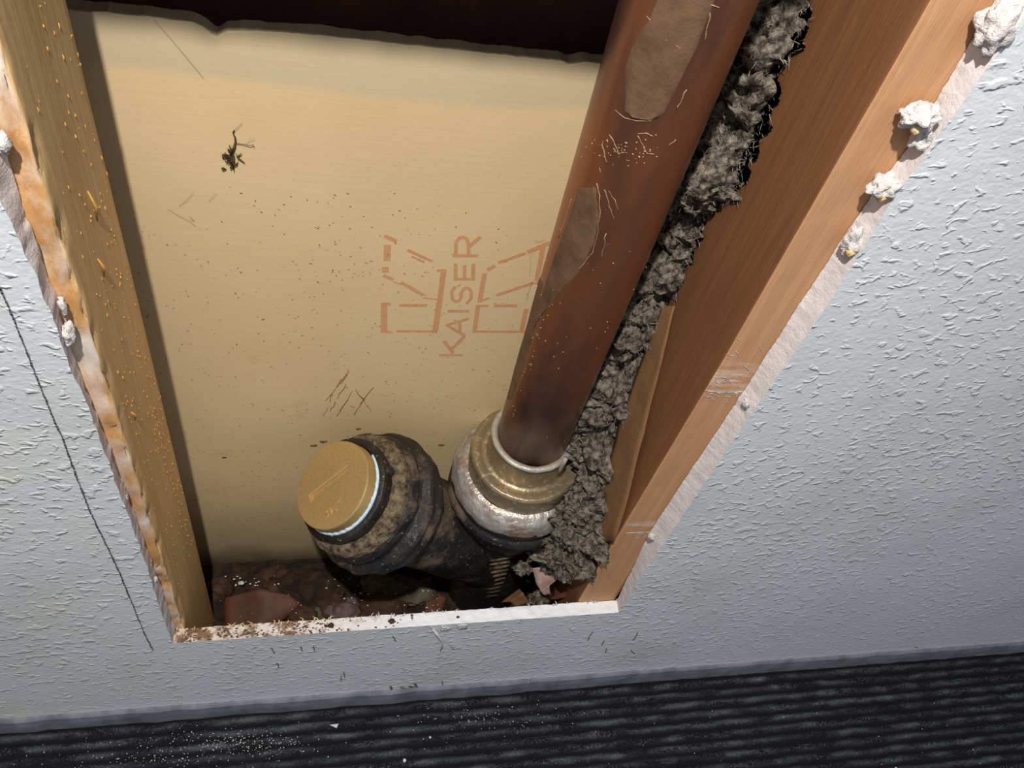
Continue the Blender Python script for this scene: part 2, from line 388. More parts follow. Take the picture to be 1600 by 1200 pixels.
def wall_side(verts, faces, y, back):
    def strip(A, B):
        n = len(verts); verts.extend(A+B); m = len(A)
        for i in range(m-1): faces.append((n+i, n+i+1, n+m+i+1, n+m+i))
    zl = [zsill(xl(0.187, back), back)+(ztop(0)-0.187)*t for t in zz]
    Lc = [(xl(z, back), y, z) for z in zl]
    zr0 = zsill(xr(0.198, back), back); zrr = [zr0+(ztop(0.4)-zr0)*t for t in zz]
    Rc = [(xr(z, back), y, z) for z in zrr]
    strip([(X0, y, p[2]) for p in Lc], Lc); strip(Rc, [(X1, y, p[2]) for p in Rc])
    xa, xb = Lc[0][0], Rc[0][0]; xs = [xa+(xb-xa)*t for t in xx]
    Sc = [(x, y, zsill(x, back)) for x in xs]; Sc[0] = Lc[0]; Sc[-1] = Rc[0]
    strip([(x, y, 0.0) for x in xs], Sc)
    xa, xb = Lc[-1][0], Rc[-1][0]; xs2 = [xa+(xb-xa)*t for t in xx]
    Tc = [(x, y, ztop(x, back)) for x in xs2]; Tc[0] = Lc[-1]; Tc[-1] = Rc[-1]
    strip(Tc, [(x, y, ZMAX) for x in xs2])
    def quad(a, b, c, d):
        n = len(verts); verts.extend([a, b, c, d]); faces.append((n, n+1, n+2, n+3))
    quad((X0,y,0),(Lc[0][0],y,0),Lc[0],(X0,y,Lc[0][2])); quad((Rc[0][0],y,0),(X1,y,0),(X1,y,Rc[0][2]),Rc[0])
    quad((X0,y,Lc[-1][2]),Lc[-1],(Lc[-1][0],y,ZMAX),(X0,y,ZMAX)); quad(Rc[-1],(X1,y,Rc[-1][2]),(X1,y,ZMAX),(Rc[-1][0],y,ZMAX))
    return Lc, Rc, Sc, Tc
wv, wf = [], []
LcF, RcF, ScF, TcF = wall_side(wv, wf, 0.0, False)
LcB, RcB, ScB, TcB = wall_side(wv, wf, T, True)
wall = struct(mesh_obj('wall_front', wv, wf, WALL, smooth=False), 'pale grey textured drywall with a rectangular opening cut in it')
def edge_strip(name, A, B, mat, rough=0.0012, cols=6, out=(0, 0, 0)):
    V = []; Fc = []; n = len(A); o = Vector(out)
    for i in range(n):
        for k in range(cols+1):
            t = k/cols; p = Vector(A[i]).lerp(Vector(B[i]), t)
            if 0 < k < cols: p += o*rough*nz(p, 130, 4)
            V.append(p)
    for i in range(n-1):
        for k in range(cols): a = i*(cols+1)+k; Fc.append((a, a+1, a+cols+2, a+cols+1))
    return mesh_obj(name, V, Fc, mat, wall, smooth=True)
edge_strip('cut_edge', LcF, LcB, GYP, 0.0005, 6, (1, 0, 0))
edge_strip('cut_edge', RcF, RcB, GYP, 0.0005, 6, (1, 0, 0))
edge_strip('cut_edge', ScF, ScB, SILL, 0.0012, 8, (0, 0, 1))
edge_strip('cut_edge', TcF, TcB, GYP, 0.0010, 4, (0, 0, 1))

# back of the far wall's board, seen through the stud bay
EDGE = [(-0.30, 0.661), (0.044, 0.662), (0.050, 0.660), (0.056, 0.654), (0.063, 0.659), (0.10, 0.662), (0.20, 0.662), (0.262, 0.662), (0.268, 0.660), (0.276, 0.663), (0.40, 0.663)]
xs_ = [X0]+list(np.linspace(-0.06, 0.42, 240))+[X1]; V = []; Fc = []
for x in xs_:
    zt_ = interp(EDGE, x)+jag(x+8, 120, 0.0007)
    V += [(x, PY, -0.12), (x, PY, zt_-0.0004), (x, PY+0.0006, zt_), (x, PY+0.0127, zt_+jag(x, 60, 0.001)), (x, PY+0.0127, -0.12)]
for i in range(len(xs_)-1):
    for k in range(5): Fc.append((i*5+k, (i+1)*5+k, (i+1)*5+(k+1) % 5, i*5+(k+1) % 5))
Fc += [(4, 3, 2, 1, 0), tuple((len(xs_)-1)*5+k for k in range(5))]
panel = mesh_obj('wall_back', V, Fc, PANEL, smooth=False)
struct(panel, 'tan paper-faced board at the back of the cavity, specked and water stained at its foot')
dark = MB(); dark.box((X0, PY+0.085, -0.12), (X1, PY+0.10, ZMAX)); struct(dark.build('wall_dark_backing', m_plain('added_dark_backing', lin(104, 74, 62), lin(84, 58, 48), 0.95, 20)), 'dark brown backing added to keep the band above the tan board dark')  # invented sheet, added so the band above the board stays dark
sealb = MB(); sealb.box((X0, 0, ZMAX), (X1, PY+0.10, ZMAX+0.038)); struct(sealb.build('trim_1', PLATE), 'unseen wooden plate added to seal light out of the cavity top')  # unseen, added to keep room light from leaking into the cavity
for i, x in enumerate((X0-0.038, X1)):
    b = MB(); b.box((x, 0, 0), (x+0.038, PY+0.10, ZMAX)); struct(b.build('trim_%d' % (i+2), PLATE), 'unseen wooden post added to seal light out of the cavity end')  # unseen end closures, put in to stop light leaks

# stamped print on the panel (crop coordinates of the stamp -> its plane)
INKN = (0, -1, 0)
def st(u, v): p = aty(540+u*0.225, 330+v*0.225, PY-0.00005); return Vector(p)
K1 = (st(100, 0)-st(0, 0)).length/100
def stamp(name, segs, label=None):
    b = MB(); b_i = 0
    for sgm in segs:
        pts = sgm[0]; w = sgm[1]
        for i in range(len(pts)-1): b.stroke(st(*pts[i]), st(*pts[i+1]), w*K1, 0.0001+0.000013*b_i, INKN); b_i += 1
    o = b.build(name, INK, panel)
    if label: o['label'] = label
    return o
stamp('stamped_letter', [([(650,998),(812,998)],26),([(748,985),(680,898)],32),([(728,965),(826,868)],34)], 'faded red stamped letter K')
stamp('stamped_letter', [([(698,792),(856,745)],32),([(698,788),(832,866)],30),([(793,770),(793,838)],26)], 'faded red stamped letter A')
stamp('stamped_letter', [([(708,693),(858,693)],32)], 'faded red stamped letter I')
stamp('stamped_letter', [([(762,522),(736,560),(742,612),(776,632),(800,604),(806,556),(836,524),(870,548),(872,606),(838,640)],27)], 'faded red stamped letter S')
stamp('stamped_letter', [([(750,471),(900,471)],28),([(764,471),(764,362)],30),([(826,471),(826,374)],28),([(886,471),(886,362)],32)], 'faded red stamped letter E')
stamp('stamped_letter', [([(745,308),(922,308)],32),([(764,308),(768,210),(800,176),(842,188),(852,230),(856,308)],30),([(856,246),(936,176)],32)], 'faded red stamped letter R')
stamp('stamped_outline', [([(355,832),(640,834)],28),([(240,834),(326,840)],22),([(268,640),(266,836)],50),([(245,642),(312,642)],30),
    ([(290,232),(288,344)],52),([(276,386),(276,424)],52),([(268,170),(356,208)],34),([(262,444),(330,474)],30),([(330,486),(384,508)],8),
    ([(430,268),(600,345)],26),([(460,312),(545,352)],18),([(384,492),(540,582)],32),([(540,598),(640,610)],14),([(372,650),(566,650)],32),
    ([(682,400),(652,636)],44),([(634,410),(694,404)],22),([(650,632),(620,842)],48)], 'faded red stamped outline to the left of the lettering')
stamp('stamped_outline', [([(966,428),(930,632)],40),([(920,656),(896,836)],38),([(880,834),(1240,836)],25),([(905,655),(992,656)],25),([(1030,656),(1192,654)],32),
    ([(1046,582),(1310,494)],32),([(950,618),(998,600)],24),([(985,406),(1036,376)],36),([(1060,356),(1250,290)],30),([(1262,282),(1420,216)],42),
    ([(1374,230),(1328,480)],42),([(1254,676),(1220,840)],40),([(1420,216),(1560,240)],36),([(1320,490),(1560,620)],34),([(1240,836),(1500,836)],26)], 'faded red stamped outline beside the copper pipe')
# brown scratches, cobweb wisps and flakes on the panel
def panel_stroke(b, pts, wpx, th=0.0003):
    for i in range(len(pts)-1):
        a = aty(*pts[i], PY-0.00005); c = aty(*pts[i+1], PY-0.00005); b.stroke(a, c, wpx*0.00055, th, INKN)
for k in range(13):
    b = MB(); x = 505+random.random()*60; y = 660-random.random()*60; L = 12+random.random()*32; an = math.radians(random.choice((-52, -58, -65, 50)))
    pts = [(x+L*t*math.cos(an)+random.uniform(-2, 2), y+L*t*math.sin(an)+random.uniform(-1, 1)) for t in (0, .3, .6, 1)]
    panel_stroke(b, pts, random.uniform(0.7, 1.4)); b.build('scratch', PALEBR, panel)
fl = MB()
for k in range(300):
    x = random.gauss(520, 170); y = random.uniform(300, 830)
    if not (240 < x < 900): continue
    p = aty(x, y, PY-0.0001); L = random.uniform(0.0006, 0.0020); an = random.gauss(-0.4, 0.5)
    fl.stroke(p, p+np.array([L*math.cos(an), 0, L*math.sin(an)]), random.uniform(0.0003, 0.0008), 0.0002, INKN)
flo = fl.build('flecks', m_plain('brown_fleck', lin(164, 124, 76), lin(130, 94, 56), 0.9, 300), panel); flo['kind'] = 'stuff'
for k, (x, y, r) in enumerate(((632,690,9),(690,695,6),(650,705,5),(350,715,4),(560,670,5),(505,690,7),(490,696,6))):
    p = aty(x, y, PY-0.0004); o = lump('stain_spot', p, r*0.00055, SCUFF if k in (0, 3) else PALEBR, panel, (1, 0.08, 0.6), 0.4, 1.8, k, 2)

web = MB()
def wtube(pts, r):
    web.tube([aty(x, y, PY-0.0008-0.0012*random.random()) for x, y in pts], r, 5)
wtube([(364,208),(367,214),(368,222),(366,230),(363,238)], [0.0003, 0.0006, 0.0007, 0.0009, 0.0010])
wtube([(358,227),(361,234),(362,243)], [0.0003, 0.0008, 0.0010])
for k in range(26):
    x, y = random.gauss(360, 5), random.gauss(247, 5)
    wtube([(x, y), (x+random.gauss(0, 4), y+random.gauss(1, 4)), (x+random.gauss(2, 5), y+random.gauss(3, 4))], [0.0003, random.uniform(0.0004, 0.0010), 0.0002])
wtube([(369,224),(376,225),(384,226),(390,228),(396,226),(397,230)], 0.00022); wtube([(364,208),(366,204),(364,207)], 0.0004)
wtube([(364,206),(372,198),(378,193)], 0.00010); wtube([(384,226),(388,222),(398,216)], 0.00008); wtube([(352,250),(350,246),(349,241)], 0.0004)
tag(web.build('cobweb', WEB, None, True), 'dark dusty cobweb clinging to the upper left of the tan board', 'cobweb')
for lab, segs in (('thin brown cobweb thread by the left stud below the dusty cobweb', [[(303,300),(296,308),(288,316)],[(288,316),(280,322)]]),
                  ('long fine cobweb hair slanting down the top left of the tan board', [[(240,30),(265,58),(290,88),(318,122)]]),
                  ('loose brown web strands hanging beside the left stud', [[(262,326),(280,338),(296,345),(306,354)],[(296,338),(304,346),(298,342)],[(338,302),(330,310),(326,315)]]),
                  ('black web strand hanging from the board beside the copper pipe', [[(836,376),(842,378),(852,374)],[(832,440),(826,455),(824,468)],[(830,395),(828,430)]])):
    web = MB()
    for sgm in segs: wtube(sgm, 0.00007)
    tag(web.build('cobweb_thread', WEB, None, True), lab, 'cobweb')

# ------------------------------------------------------------------ carpet floor and base strip
def vnoise(x, y, seed):
    def h(i, j): return np.modf(np.abs(np.sin(i*127.1+j*311.7+seed*74.7)*43758.5453))[0]
    i = np.floor(x); j = np.floor(y); u = x-i; v = y-j; u = u*u*(3-2*u); v = v*v*(3-2*v)
    return (h(i, j)*(1-u)+h(i+1, j)*u)*(1-v)+(h(i, j+1)*(1-u)+h(i+1, j+1)*u)*v
gx = np.concatenate([[X0], np.linspace(-0.32, 1.16, 560), [X1]]); gy = np.concatenate([[-1.6], np.linspace(-0.24, -0.0045, 230)])
GX, GY = np.meshgrid(gx, gy)
ph = (GY+0.0016*(vnoise(GX*60, GY*60, 1)-0.5))/0.0116
rib = 0.5+0.5*np.cos(2*np.pi*ph); row = np.floor(ph+0.5)
loop = vnoise(GX*260+row*7.7, row*1.7, 3); clump = vnoise(GX*52+row*13.1, row*3.3, 5)
Z = 0.0005+0.0046*rib**0.55*(0.6+0.4*loop)*(0.65+0.35*clump)+0.0008*vnoise(GX*700, GY*700, 9)
nx, ny = len(gx), len(gy)
fv = np.stack([GX, GY, Z], -1).reshape(-1, 3)
ff = [(j*nx+i, j*nx+i+1, (j+1)*nx+i+1, (j+1)*nx+i) for j in range(ny-1) for i in range(nx-1)]
floor = struct(mesh_obj('floor', fv.tolist(), ff, CARPET), 'black ribbed loop-pile carpet')
at = floor.data.attributes.new('rib', 'FLOAT', 'POINT'); at.data.foreach_set('value', (rib**1.2*(0.2+0.8*clump**1.3)).reshape(-1).astype(np.float32))
def base_strip(name, xa, xb, hgt, th, label):
    V = []; Fc = []; n = 160
    prof = [(0.0, hgt), (-th*0.45, hgt), (-th*0.8, hgt-0.002), (-th, hgt*0.6), (-th, 0.008), (-th, 0.001), (-th, -0.004), (0, -0.004)]
    for i in range(n+1):
        x = xa+(xb-xa)*i/n
        for y, z in prof: V.append((x, y*(1+0.25*jag(x, 30, 1)) if y else 0.0, z+(jag(x, 25, 0.0010) if z > 0.006 else 0)))
    m = len(prof)
    for i in range(n):
        for k in range(m-1): Fc.append((i*m+k, (i+1)*m+k, (i+1)*m+k+1, i*m+k+1))
    Fc.append(tuple(range(m))); Fc.append(tuple(range(n*m+m-1, n*m-1, -1)))
    return struct(mesh_obj(name, V, Fc, VINYL, smooth=False), label)
base_strip('baseboard_left', X0, 0.345, 0.030, 0.0055, 'thin grey base strip under the opening')
base_strip('baseboard_right', 0.3453, X1, 0.0305, 0.0048, 'thin grey base strip right of the opening')

# ------------------------------------------------------------------ studs
def stud(name, xin, side, y0, y1, z0, z1, mf, ms, chip, label, rough=0.0004):
    """sawn timber: 'side' +1 when the bay lies at its +x face"""
    V = []; Fc = []; mi = []; nzs = 260; w = 0.038
    prof = []
    r = 0.0022
    for t in np.linspace(0, 1, 8): prof.append((-w*(1-t)-r*t, 0.0))          # front face, towards the bay edge
    for a in (0.25, 0.5, 0.75): prof.append((-r+r*math.sin(a*math.pi/2), r-r*math.cos(a*math.pi/2)))
    D = y1-y0
    for t in np.linspace(0, 1, 16): prof.append((0.0, r+(D-2*r)*t))
    for a in (0.25, 0.5, 0.75): prof.append((-r+r*math.cos(a*math.pi/2), D-r+r*math.sin(a*math.pi/2)))
    prof.append((-w, D)); m = len(prof)
    for i in range(nzs+1):
        z = z0+(z1-z0)*i/nzs
        for k, (a, b) in enumerate(prof):
            dx = a*side; x = xin(z)+dx; y = y0+b; p = Vector((x, y, z))
            n1 = nz(Vector((x*60, y*60, z*5)), 1, 3)*rough
            if chip and 5 <= k <= 11:
                c = max(0.0, noise.fractal(Vector((z*55, 0.3, k*0.3)), 0.7, 2.0, 5))*chip
                x -= side*c*0.7; y += c
            V.append((x+n1*side, y-n1*0.5, z))
    for i in range(nzs):
        for k in range(m):
            k2 = (k+1) % m; Fc.append((i*m+k, i*m+k2, (i+1)*m+k2, (i+1)*m+k)); mi.append(0 if (k < 9 or k >= m-1) else 1)
    Fc.append(tuple(range(m-1, -1, -1))); Fc.append(tuple(range(nzs*m, nzs*m+m))); mi += [1, 1]
    o = mesh_obj(name, V, Fc, None, None, True, [mf, ms], mi)
    bm = bmesh.new(); bm.from_mesh(o.data); bmesh.ops.recalc_face_normals(bm, faces=bm.faces); bm.to_mesh(o.data); bm.free()
    return tag(o, label, 'stud')
ls = stud('wall_stud', lambda z: 0.0005, 1, T+0.0006, 0.1016, -0.004, 1.2, LF, LS, 0.0045, 'tan wooden stud on the left of the bay, front edge chipped and resin-beaded')
rs = stud('wall_stud', lambda z: 0.3605+0.0065*min(1, max(0, (z-0.2)/0.35)), -1, T+0.0006, 0.1016, -0.004, 1.2, RF, RS, 0.0006, 'red-brown wooden stud on the right of the bay, clean orange front face', 0.0003)
rear = stud('wall_stud', lambda z: 0.3755, -1, 0.116, PY-0.0005, -0.004, 1.2, RS, RS, 0.0, 'dark reddish wooden stud behind the grey insulation')
# amber beads on the left stud's bay face
b = MB()
for k in range(380):
    z = random.choice((random.gauss(0.42, 0.09), random.uniform(0.2, 0.72))); y = min(0.099, max(0.02, random.choice((random.gauss(0.078, 0.013), random.uniform(0.025, 0.098)))))
    r = random.uniform(0.0003, 0.0009)
    b.blob((0.0004, y, z), r, 6, 4, (0.9, 0.8, random.uniform(1.0, 2.6)), 0.15)
o = b.build('resin_beads', RESIN, ls, True); o['kind'] = 'stuff'
for (z, y, L) in ((0.62, 0.062, 0.022), (0.585, 0.05, 0.016), (0.47, 0.035, 0.012)):
    b = MB(); b.tube([(0.0008, y, z), (0.0022, y+0.002, z-L*0.5), (0.0006, y+0.003, z-L)], [0.0003, 0.0009, 0.0003], 6); b.build('splinter', RESIN, ls, True)
# white plaster scrapes across the right stud's face
for (pts, wpx) in (([(1102,610),(1116,612),(1135,613),(1160,612),(1172,607)], 4), ([(978,833),(1000,832),(1024,831)], 4)):
    b = MB(); yy = T+0.0003
    P = [aty(x, y, yy) for x, y in pts]
    for i in range(len(P)-1): b.stroke(P[i], P[i+1], wpx*0.00028, 0.00012, (0, -1, 0))
    b.build('plaster_scrape', PLA, rs)
for k in range(70):
    x, y, sx, sy = random.choice(((1135,600,30,10),(1135,600,30,10),(1160,560,16,30),(1010,838,14,5),(1120,620,18,4)))
    px, py = random.gauss(x, sx), random.gauss(y, sy)
    p = aty(px, py, T+0.0002)
    if p[0] < 0.366 or p[0] > 0.398: continue
    b = MB(); L = random.uniform(0.002, 0.007); an = random.gauss(-0.5, 0.25)
    b.stroke(p, p+np.array([L*math.cos(an), 0, L*math.sin(an)]), random.uniform(0.0002, 0.0006), 0.0001, (0, -1, 0)); b.build('plaster_streak', PLA, rs)

# ------------------------------------------------------------------ copper pipe
A0 = Vector((0.2988, 0.1051, 0.300)); AX = Vector((-0.0312, -0.0869, 1.0)).normalized(); PR = 0.0313
pipe = lathe('copper_pipe', [(-0.02, PR*0.9), (-0.02, PR), (1.30, PR)], A0, AX, COP, None, 128, 0.0, 30, 8)
tag(pipe, 'tarnished brown copper pipe rising from the fitting beside the insulation', 'pipe')
_, PU, PW = frame(AX)
def hit_cyl(px, py, org, ax, r):
    d = Vector(ray(px, py)); o = Vector(CAM)-org
    dp = d-ax*d.dot(ax); op = o-ax*o.dot(ax)
    a = dp.dot(dp); b_ = 2*dp.dot(op); c = op.dot(op)-r*r; D = b_*b_-4*a*c
    if D < 0: D = 0
    return Vector(CAM)+d*((-b_-math.sqrt(D))/(2*a))
def cyl_uv(p):
    q = p-A0; s_ = q.dot(AX); return math.atan2(q.dot(PW), q.dot(PU)), s_
def cyl_pt(th, s_, r): return A0+AX*s_+(PU*math.cos(th)+PW*math.sin(th))*r
def patch(name, left, right, mat, rise=0.0003, n=40, m=10, edge=0.0012):
    """thin crust lying on the pipe between two pixel polylines traced down the pipe"""
    Lp = [cyl_uv(hit_cyl(x, y, A0, AX, PR)) for x, y in left]; Rp = [cyl_uv(hit_cyl(x, y, A0, AX, PR)) for x, y in right]
    def at_(P, t):
        f = t*(len(P)-1); i = min(int(f), len(P)-2); f -= i
        return (P[i][0]*(1-f)+P[i+1][0]*f, P[i][1]*(1-f)+P[i+1][1]*f)
    V = []; Fc = []
    for i in range(n+1):
        a = at_(Lp, i/n); c = at_(Rp, i/n)
        for k in range(m+1):
            t = k/m; th = a[0]*(1-t)+c[0]*t; s_ = a[1]*(1-t)+c[1]*t
            bo = i in (0, n) or k in (0, m)
            j = edge*nz(Vector((th*8, s_*90, k)), 1, 3) if bo else 0
            rr = PR-0.0002 if bo else PR+rise*(1+0.6*nz(Vector((th*20, s_*120, 0)), 1, 3)) + (0.0004 if (k in (1, m-1) or i == n-1) else 0)
            V.append(cyl_pt(th+j/PR*0.6, s_+j, rr))
    for i in range(n):
        for k in range(m): q = i*(m+1)+k; Fc.append((q, q+1, q+m+2, q+m+1))
    return mesh_obj(name, V, Fc, mat, pipe)
patch('residue_patch', [(1035,-20),(1012,30),(985,75),(975,105),(975,150),(975,172),(985,183)], [(1122,-20),(1112,20),(1095,65),(1070,115),(1052,150),(1036,180),(1015,188)], DUST)['label'] = 'tan residue patch near the top of the pipe'
patch('residue_patch', [(905,290),(885,350),(865,400),(848,455),(833,500),(825,540)], [(932,290),(938,340),(930,380),(905,425),(870,465),(838,500)], DUST)['label'] = 'tan residue patch on the left flank of the pipe'
patch('residue_patch', [(845,430),(826,500),(806,570),(792,625)], [(850,440),(838,510),(818,580),(800,625)], DUST, 0.0003, 40, 6)['label'] = 'dusty streak down the left flank of the pipe'
def pipe_line(pts, r):
    b = MB(); P = []
    for i in range(len(pts)-1):
        for t in (0, .33, .66): P.append((pts[i][0]*(1-t)+pts[i+1][0]*t+random.uniform(-1.3, 1.3), pts[i][1]*(1-t)+pts[i+1][1]*t))
    P.append(pts[-1])
    b.tube([hit_cyl(x, y, A0, AX, PR+0.0001) for x, y in P], [r*random.uniform(0.5, 1.3) for _ in P], 6); b.build('crust_drip', DRIPM, pipe, True)
for pts in ([(962,172),(975,184),(995,189),(1016,189),(1024,180)], [(1110,20),(1105,45),(1100,66)], [(1125,12),(1112,8),(1100,5)], [(1072,140),(1064,158),(1058,170)],
            [(952,210),(962,228),(967,240)], [(940,225),(944,242),(949,254)], [(958,232),(966,240),(976,238)], [(996,212),(1004,228),(1012,240),(1022,241)], [(997,209),(1010,208),(1020,213)],
            [(1045,228),(1056,218)], [(935,262),(939,270)], [(944,296),(950,312),(954,328),(960,345)], [(950,298),(960,312),(966,332)], [(946,365),(944,385),(938,405)],
            [(978,250),(984,252)], [(932,286),(937,305),(937,330),(934,360),(925,395),(905,420),(880,450),(858,478),(845,490)], [(892,310),(880,350),(872,372)], [(1010,25),(1020,35)], [(1040,62),(1055,70),(1066,76)]):
    pipe_line(pts, 0.00022)
b = MB()
for k in range(150):
    x, y = random.choice((lambda: (random.gauss(975, 30), random.gauss(235, 12)), lambda: (random.uniform(800, 870), 0), lambda: (random.uniform(830, 1010), random.uniform(380, 690))))()
    if y == 0: y = 700-(x-780)*2.9+random.gauss(0, 14)
    b.blob(hit_cyl(x, y, A0, AX, PR), random.uniform(0.0002, 0.0006), 5, 3)
o = b.build('crust_specks', DRIPM, pipe, True); o['kind'] = 'stuff'

# ------------------------------------------------------------------ brass ferrule between pipe and hub
fer = tag(lathe('pipe_ferrule', [(0.052, PR+0.0004), (0.052, 0.0350), (0.050, 0.0354), (0.030, 0.0360), (0.0250, 0.0372), (0.0235, 0.040), (0.0250, 0.0455), (0.0250, 0.0488), (0.0230, 0.0508), (0.018, 0.0514), (-0.004, 0.0508), (-0.006, PR+0.0004)], A0, AX, FERR, None, 128, 0.00025, 80, 3, False),
          'dull brass stepped ferrule joining the copper pipe to the iron hub', 'ferrule')
lathe('solder_bead', [(0.0536+0.0024*math.sin(a), 0.0340+0.0030*math.cos(a)) for a in np.linspace(-1.9, 3.0, 14)]+[(0.055, PR+0.0003)], A0, AX, SOLD, fer, 128, 0.0005, 90, 1, False)
b = MB(); b.tube([hit_cyl(x, y, A0, AX, 0.0385) for x, y in ((884,716),(880,724),(876,732),(873,738))], [0.0022, 0.0020, 0.0017, 0.0009], 8); b.build('solder_drip', SOLD, fer, True)

# ------------------------------------------------------------------ cast iron wye
wye = bpy.data.objects.new('cast_iron_wye', None); C.objects.link(wye)
tag(wye, 'black tarred cast iron drain wye with two hubs at the foot of the bay', 'pipe fitting')
lathe('barrel', [(-0.040, 0.048), (-0.085, 0.0475), (-0.11, 0.046), (-0.31, 0.046)], A0, AX, IRON, wye, 96, 0.0012, 45, 8)
hub = lathe('pipe_hub', [(-0.004, 0.0515), (-0.006, 0.0590), (-0.012, 0.0628), (-0.018, 0.0638), (-0.026, 0.0635), (-0.029, 0.0615), (-0.035, 0.0612), (-0.038, 0.0640), (-0.042, 0.0654), (-0.046, 0.0640), (-0.050, 0.0610), (-0.062, 0.0595), (-0.075, 0.0540), (-0.085, 0.0460)], A0, AX, IRON, wye, 128, 0.0008, 70, 4, False)
lathe('lead_joint', [(0.001, 0.0510), (0.000, 0.0545), (-0.005, 0.0600), (-0.012, 0.0636), (-0.018, 0.0644), (-0.022, 0.0638)], A0, AX, RIM, hub, 128, 0.0010, 90, 4, False)
J = A0+AX*(-0.195); PF = Vector(CAM+ray(518, 757)*0.68); BV = (PF-J).normalized(); BL = (PF-J).length
def bl(name, prof, mat, parent, seg=112, rough=0.0, rs_=60, sub=3, close=False):
    return lathe(name, [(BL-u, r) for u, r in prof], J, BV, mat, parent, seg, rough, rs_, sub, close)
bl('branch', [(0.070, 0.050), (0.09, 0.0478), (0.11, 0.046), (BL, 0.0455)], IRON, wye, 96, 0.0014, 45, 8)
ch = bl('cleanout_hub', [(0.034, 0.050), (0.036, 0.0555), (0.039, 0.0580), (0.046, 0.0592), (0.0495, 0.0560), (0.053, 0.0572), (0.056, 0.0640), (0.060, 0.0662), (0.064, 0.0645), (0.067, 0.0612), (0.078, 0.0622), (0.082, 0.0600), (0.086, 0.051), (0.088, 0.046)], IRON, wye, 128, 0.0018, 55, 4)
bl('caulked_joint', [(0.0245, 0.0450), (0.0250, 0.0495), (0.028, 0.0535), (0.031, 0.0560), (0.036, 0.0563), (0.0372, 0.0550)], CRUST, ch, 128, 0.0018, 120, 4)
cf = bl('threaded_collar', [(0.0125, 0.0400), (0.0120, 0.0430), (0.0130, 0.0458), (0.016, 0.0466), (0.0225, 0.0464), (0.0245, 0.0452), (0.027, 0.0450)], IRON, ch, 128, 0.0006, 70, 3)
_, BU, BW = frame(BV)
for lx, ly in ((463, 803), (602, 738)):
    c0 = J+BV*(BL-0.0185); d = Vector(ray(lx, ly)); q = Vector(CAM)+d*((c0-Vector(CAM)).dot(BV)/d.dot(BV)); d = (q-c0).normalized()
    lump('collar_lug', c0+d*0.0462, 0.0042, IRON, cf, (1.2, 1, 1), 0.25, 1.5, lx, 3)
# crumbs of mortar on the hub and casting marks on the barrel
for k, (x, y, r) in enumerate(((668,722,5),(655,712,4),(640,703,4),(682,745,4),(690,760,4),(676,735,3))):
    p = Vector(aty(x, y, 0.12)); lump('mortar_crumb', p, r*0.0006, CRUST, ch, (1, 1, 0.8), 0.5, 1.8, k, 2)
for k in range(10):
    y = 874+k*6.4; x0 = 778-k*1.4; w = 15-abs(k-2)*0.8
    b = MB(); P = [hit_cyl(x, y-(x-x0)*0.16, A0, AX, 0.0462) for x in np.linspace(x0-w, x0+w+6, 6)]
    b.tube(P, [0.0006, 0.0013, 0.0016, 0.0016, 0.0013, 0.0006], 8); b.build('casting_mark', CRUST if k < 7 else IRON, wye, True)

# ------------------------------------------------------------------ brass cleanout plug
plug = bpy.data.objects.new('cleanout_plug', None); C.objects.link(plug)
tag(plug, 'shiny brass cleanout plug with a recessed slot, screwed into the iron branch', 'plug')
RP = 0.0385
def bpt(u, v, h): return PF+BU_*u+BV_*v+BV*h
# in-plane axes: slot direction taken from two points on the face
def on_face(px, py):
    d = Vector(ray(px, py)); t = (PF-Vector(CAM)).dot(BV)/d.dot(BV); return Vector(CAM)+d*t
BU_ = (on_face(545, 733)-on_face(487, 777)).normalized(); BV_ = BV.cross(BU_).normalized()
sa = on_face(484, 777)-PF; sb = on_face(546, 734)-PF
u0, u1 = sa.dot(BU_), sb.dot(BU_); vc = (sa.dot(BV_)+sb.dot(BV_))/2; hw = 0.0036; dp = 0.0034
V = []; Fc = []
def addv(p): V.append(p); return len(V)-1
NS = 120
rim = [addv(bpt(RP*math.cos(2*math.pi*k/NS), RP*math.sin(2*math.pi*k/NS), 0)) for k in range(NS)]
rect = []
per = [(u0, vc-hw), (u1, vc-hw), (u1, vc+hw), (u0, vc+hw)]
def rect_pt(ang):
    uc = (u0+u1)/2; du, dv = math.cos(ang), math.sin(ang); hu = (u1-u0)/2
    t = min(hu/abs(du) if abs(du) > 1e-9 else 1e9, hw/abs(dv) if abs(dv) > 1e-9 else 1e9); return uc+du*t, vc+dv*t
uc = (u0+u1)/2; hu = (u1-u0)/2
angs = [math.atan2(RP*math.sin(2*math.pi*k/NS)-vc, RP*math.cos(2*math.pi*k/NS)-uc) for k in range(NS)]
cor = [math.atan2(s2*hw, s1*hu) for s1 in (1, -1) for s2 in (1, -1)]
for c_ in cor:
    k = min(range(NS), key=lambda i: abs((angs[i]-c_+math.pi) % (2*math.pi)-math.pi)); angs[k] = c_
inn = [rect_pt(a) for a in angs]
i00 = [addv(bpt(uc+(u-uc)*1.02, vc+(v-vc)*1.22, 0)) for u, v in inn]; i0 = [addv(bpt(u, v, -0.0008)) for u, v in inn]; i1 = [addv(bpt(uc+(u-uc)*0.97, vc+(v-vc)*0.82, -dp)) for u, v in inn]
for k in range(NS):
    k2 = (k+1) % NS; Fc.append((rim[k], rim[k2], i00[k2], i00[k])); Fc.append((i00[k], i00[k2], i0[k2], i0[k])); Fc.append((i0[k], i0[k2], i1[k2], i1[k]))
Fc.append(tuple(i1))
face = mesh_obj('plug_face', V, Fc, BRASS, plug, smooth=False)
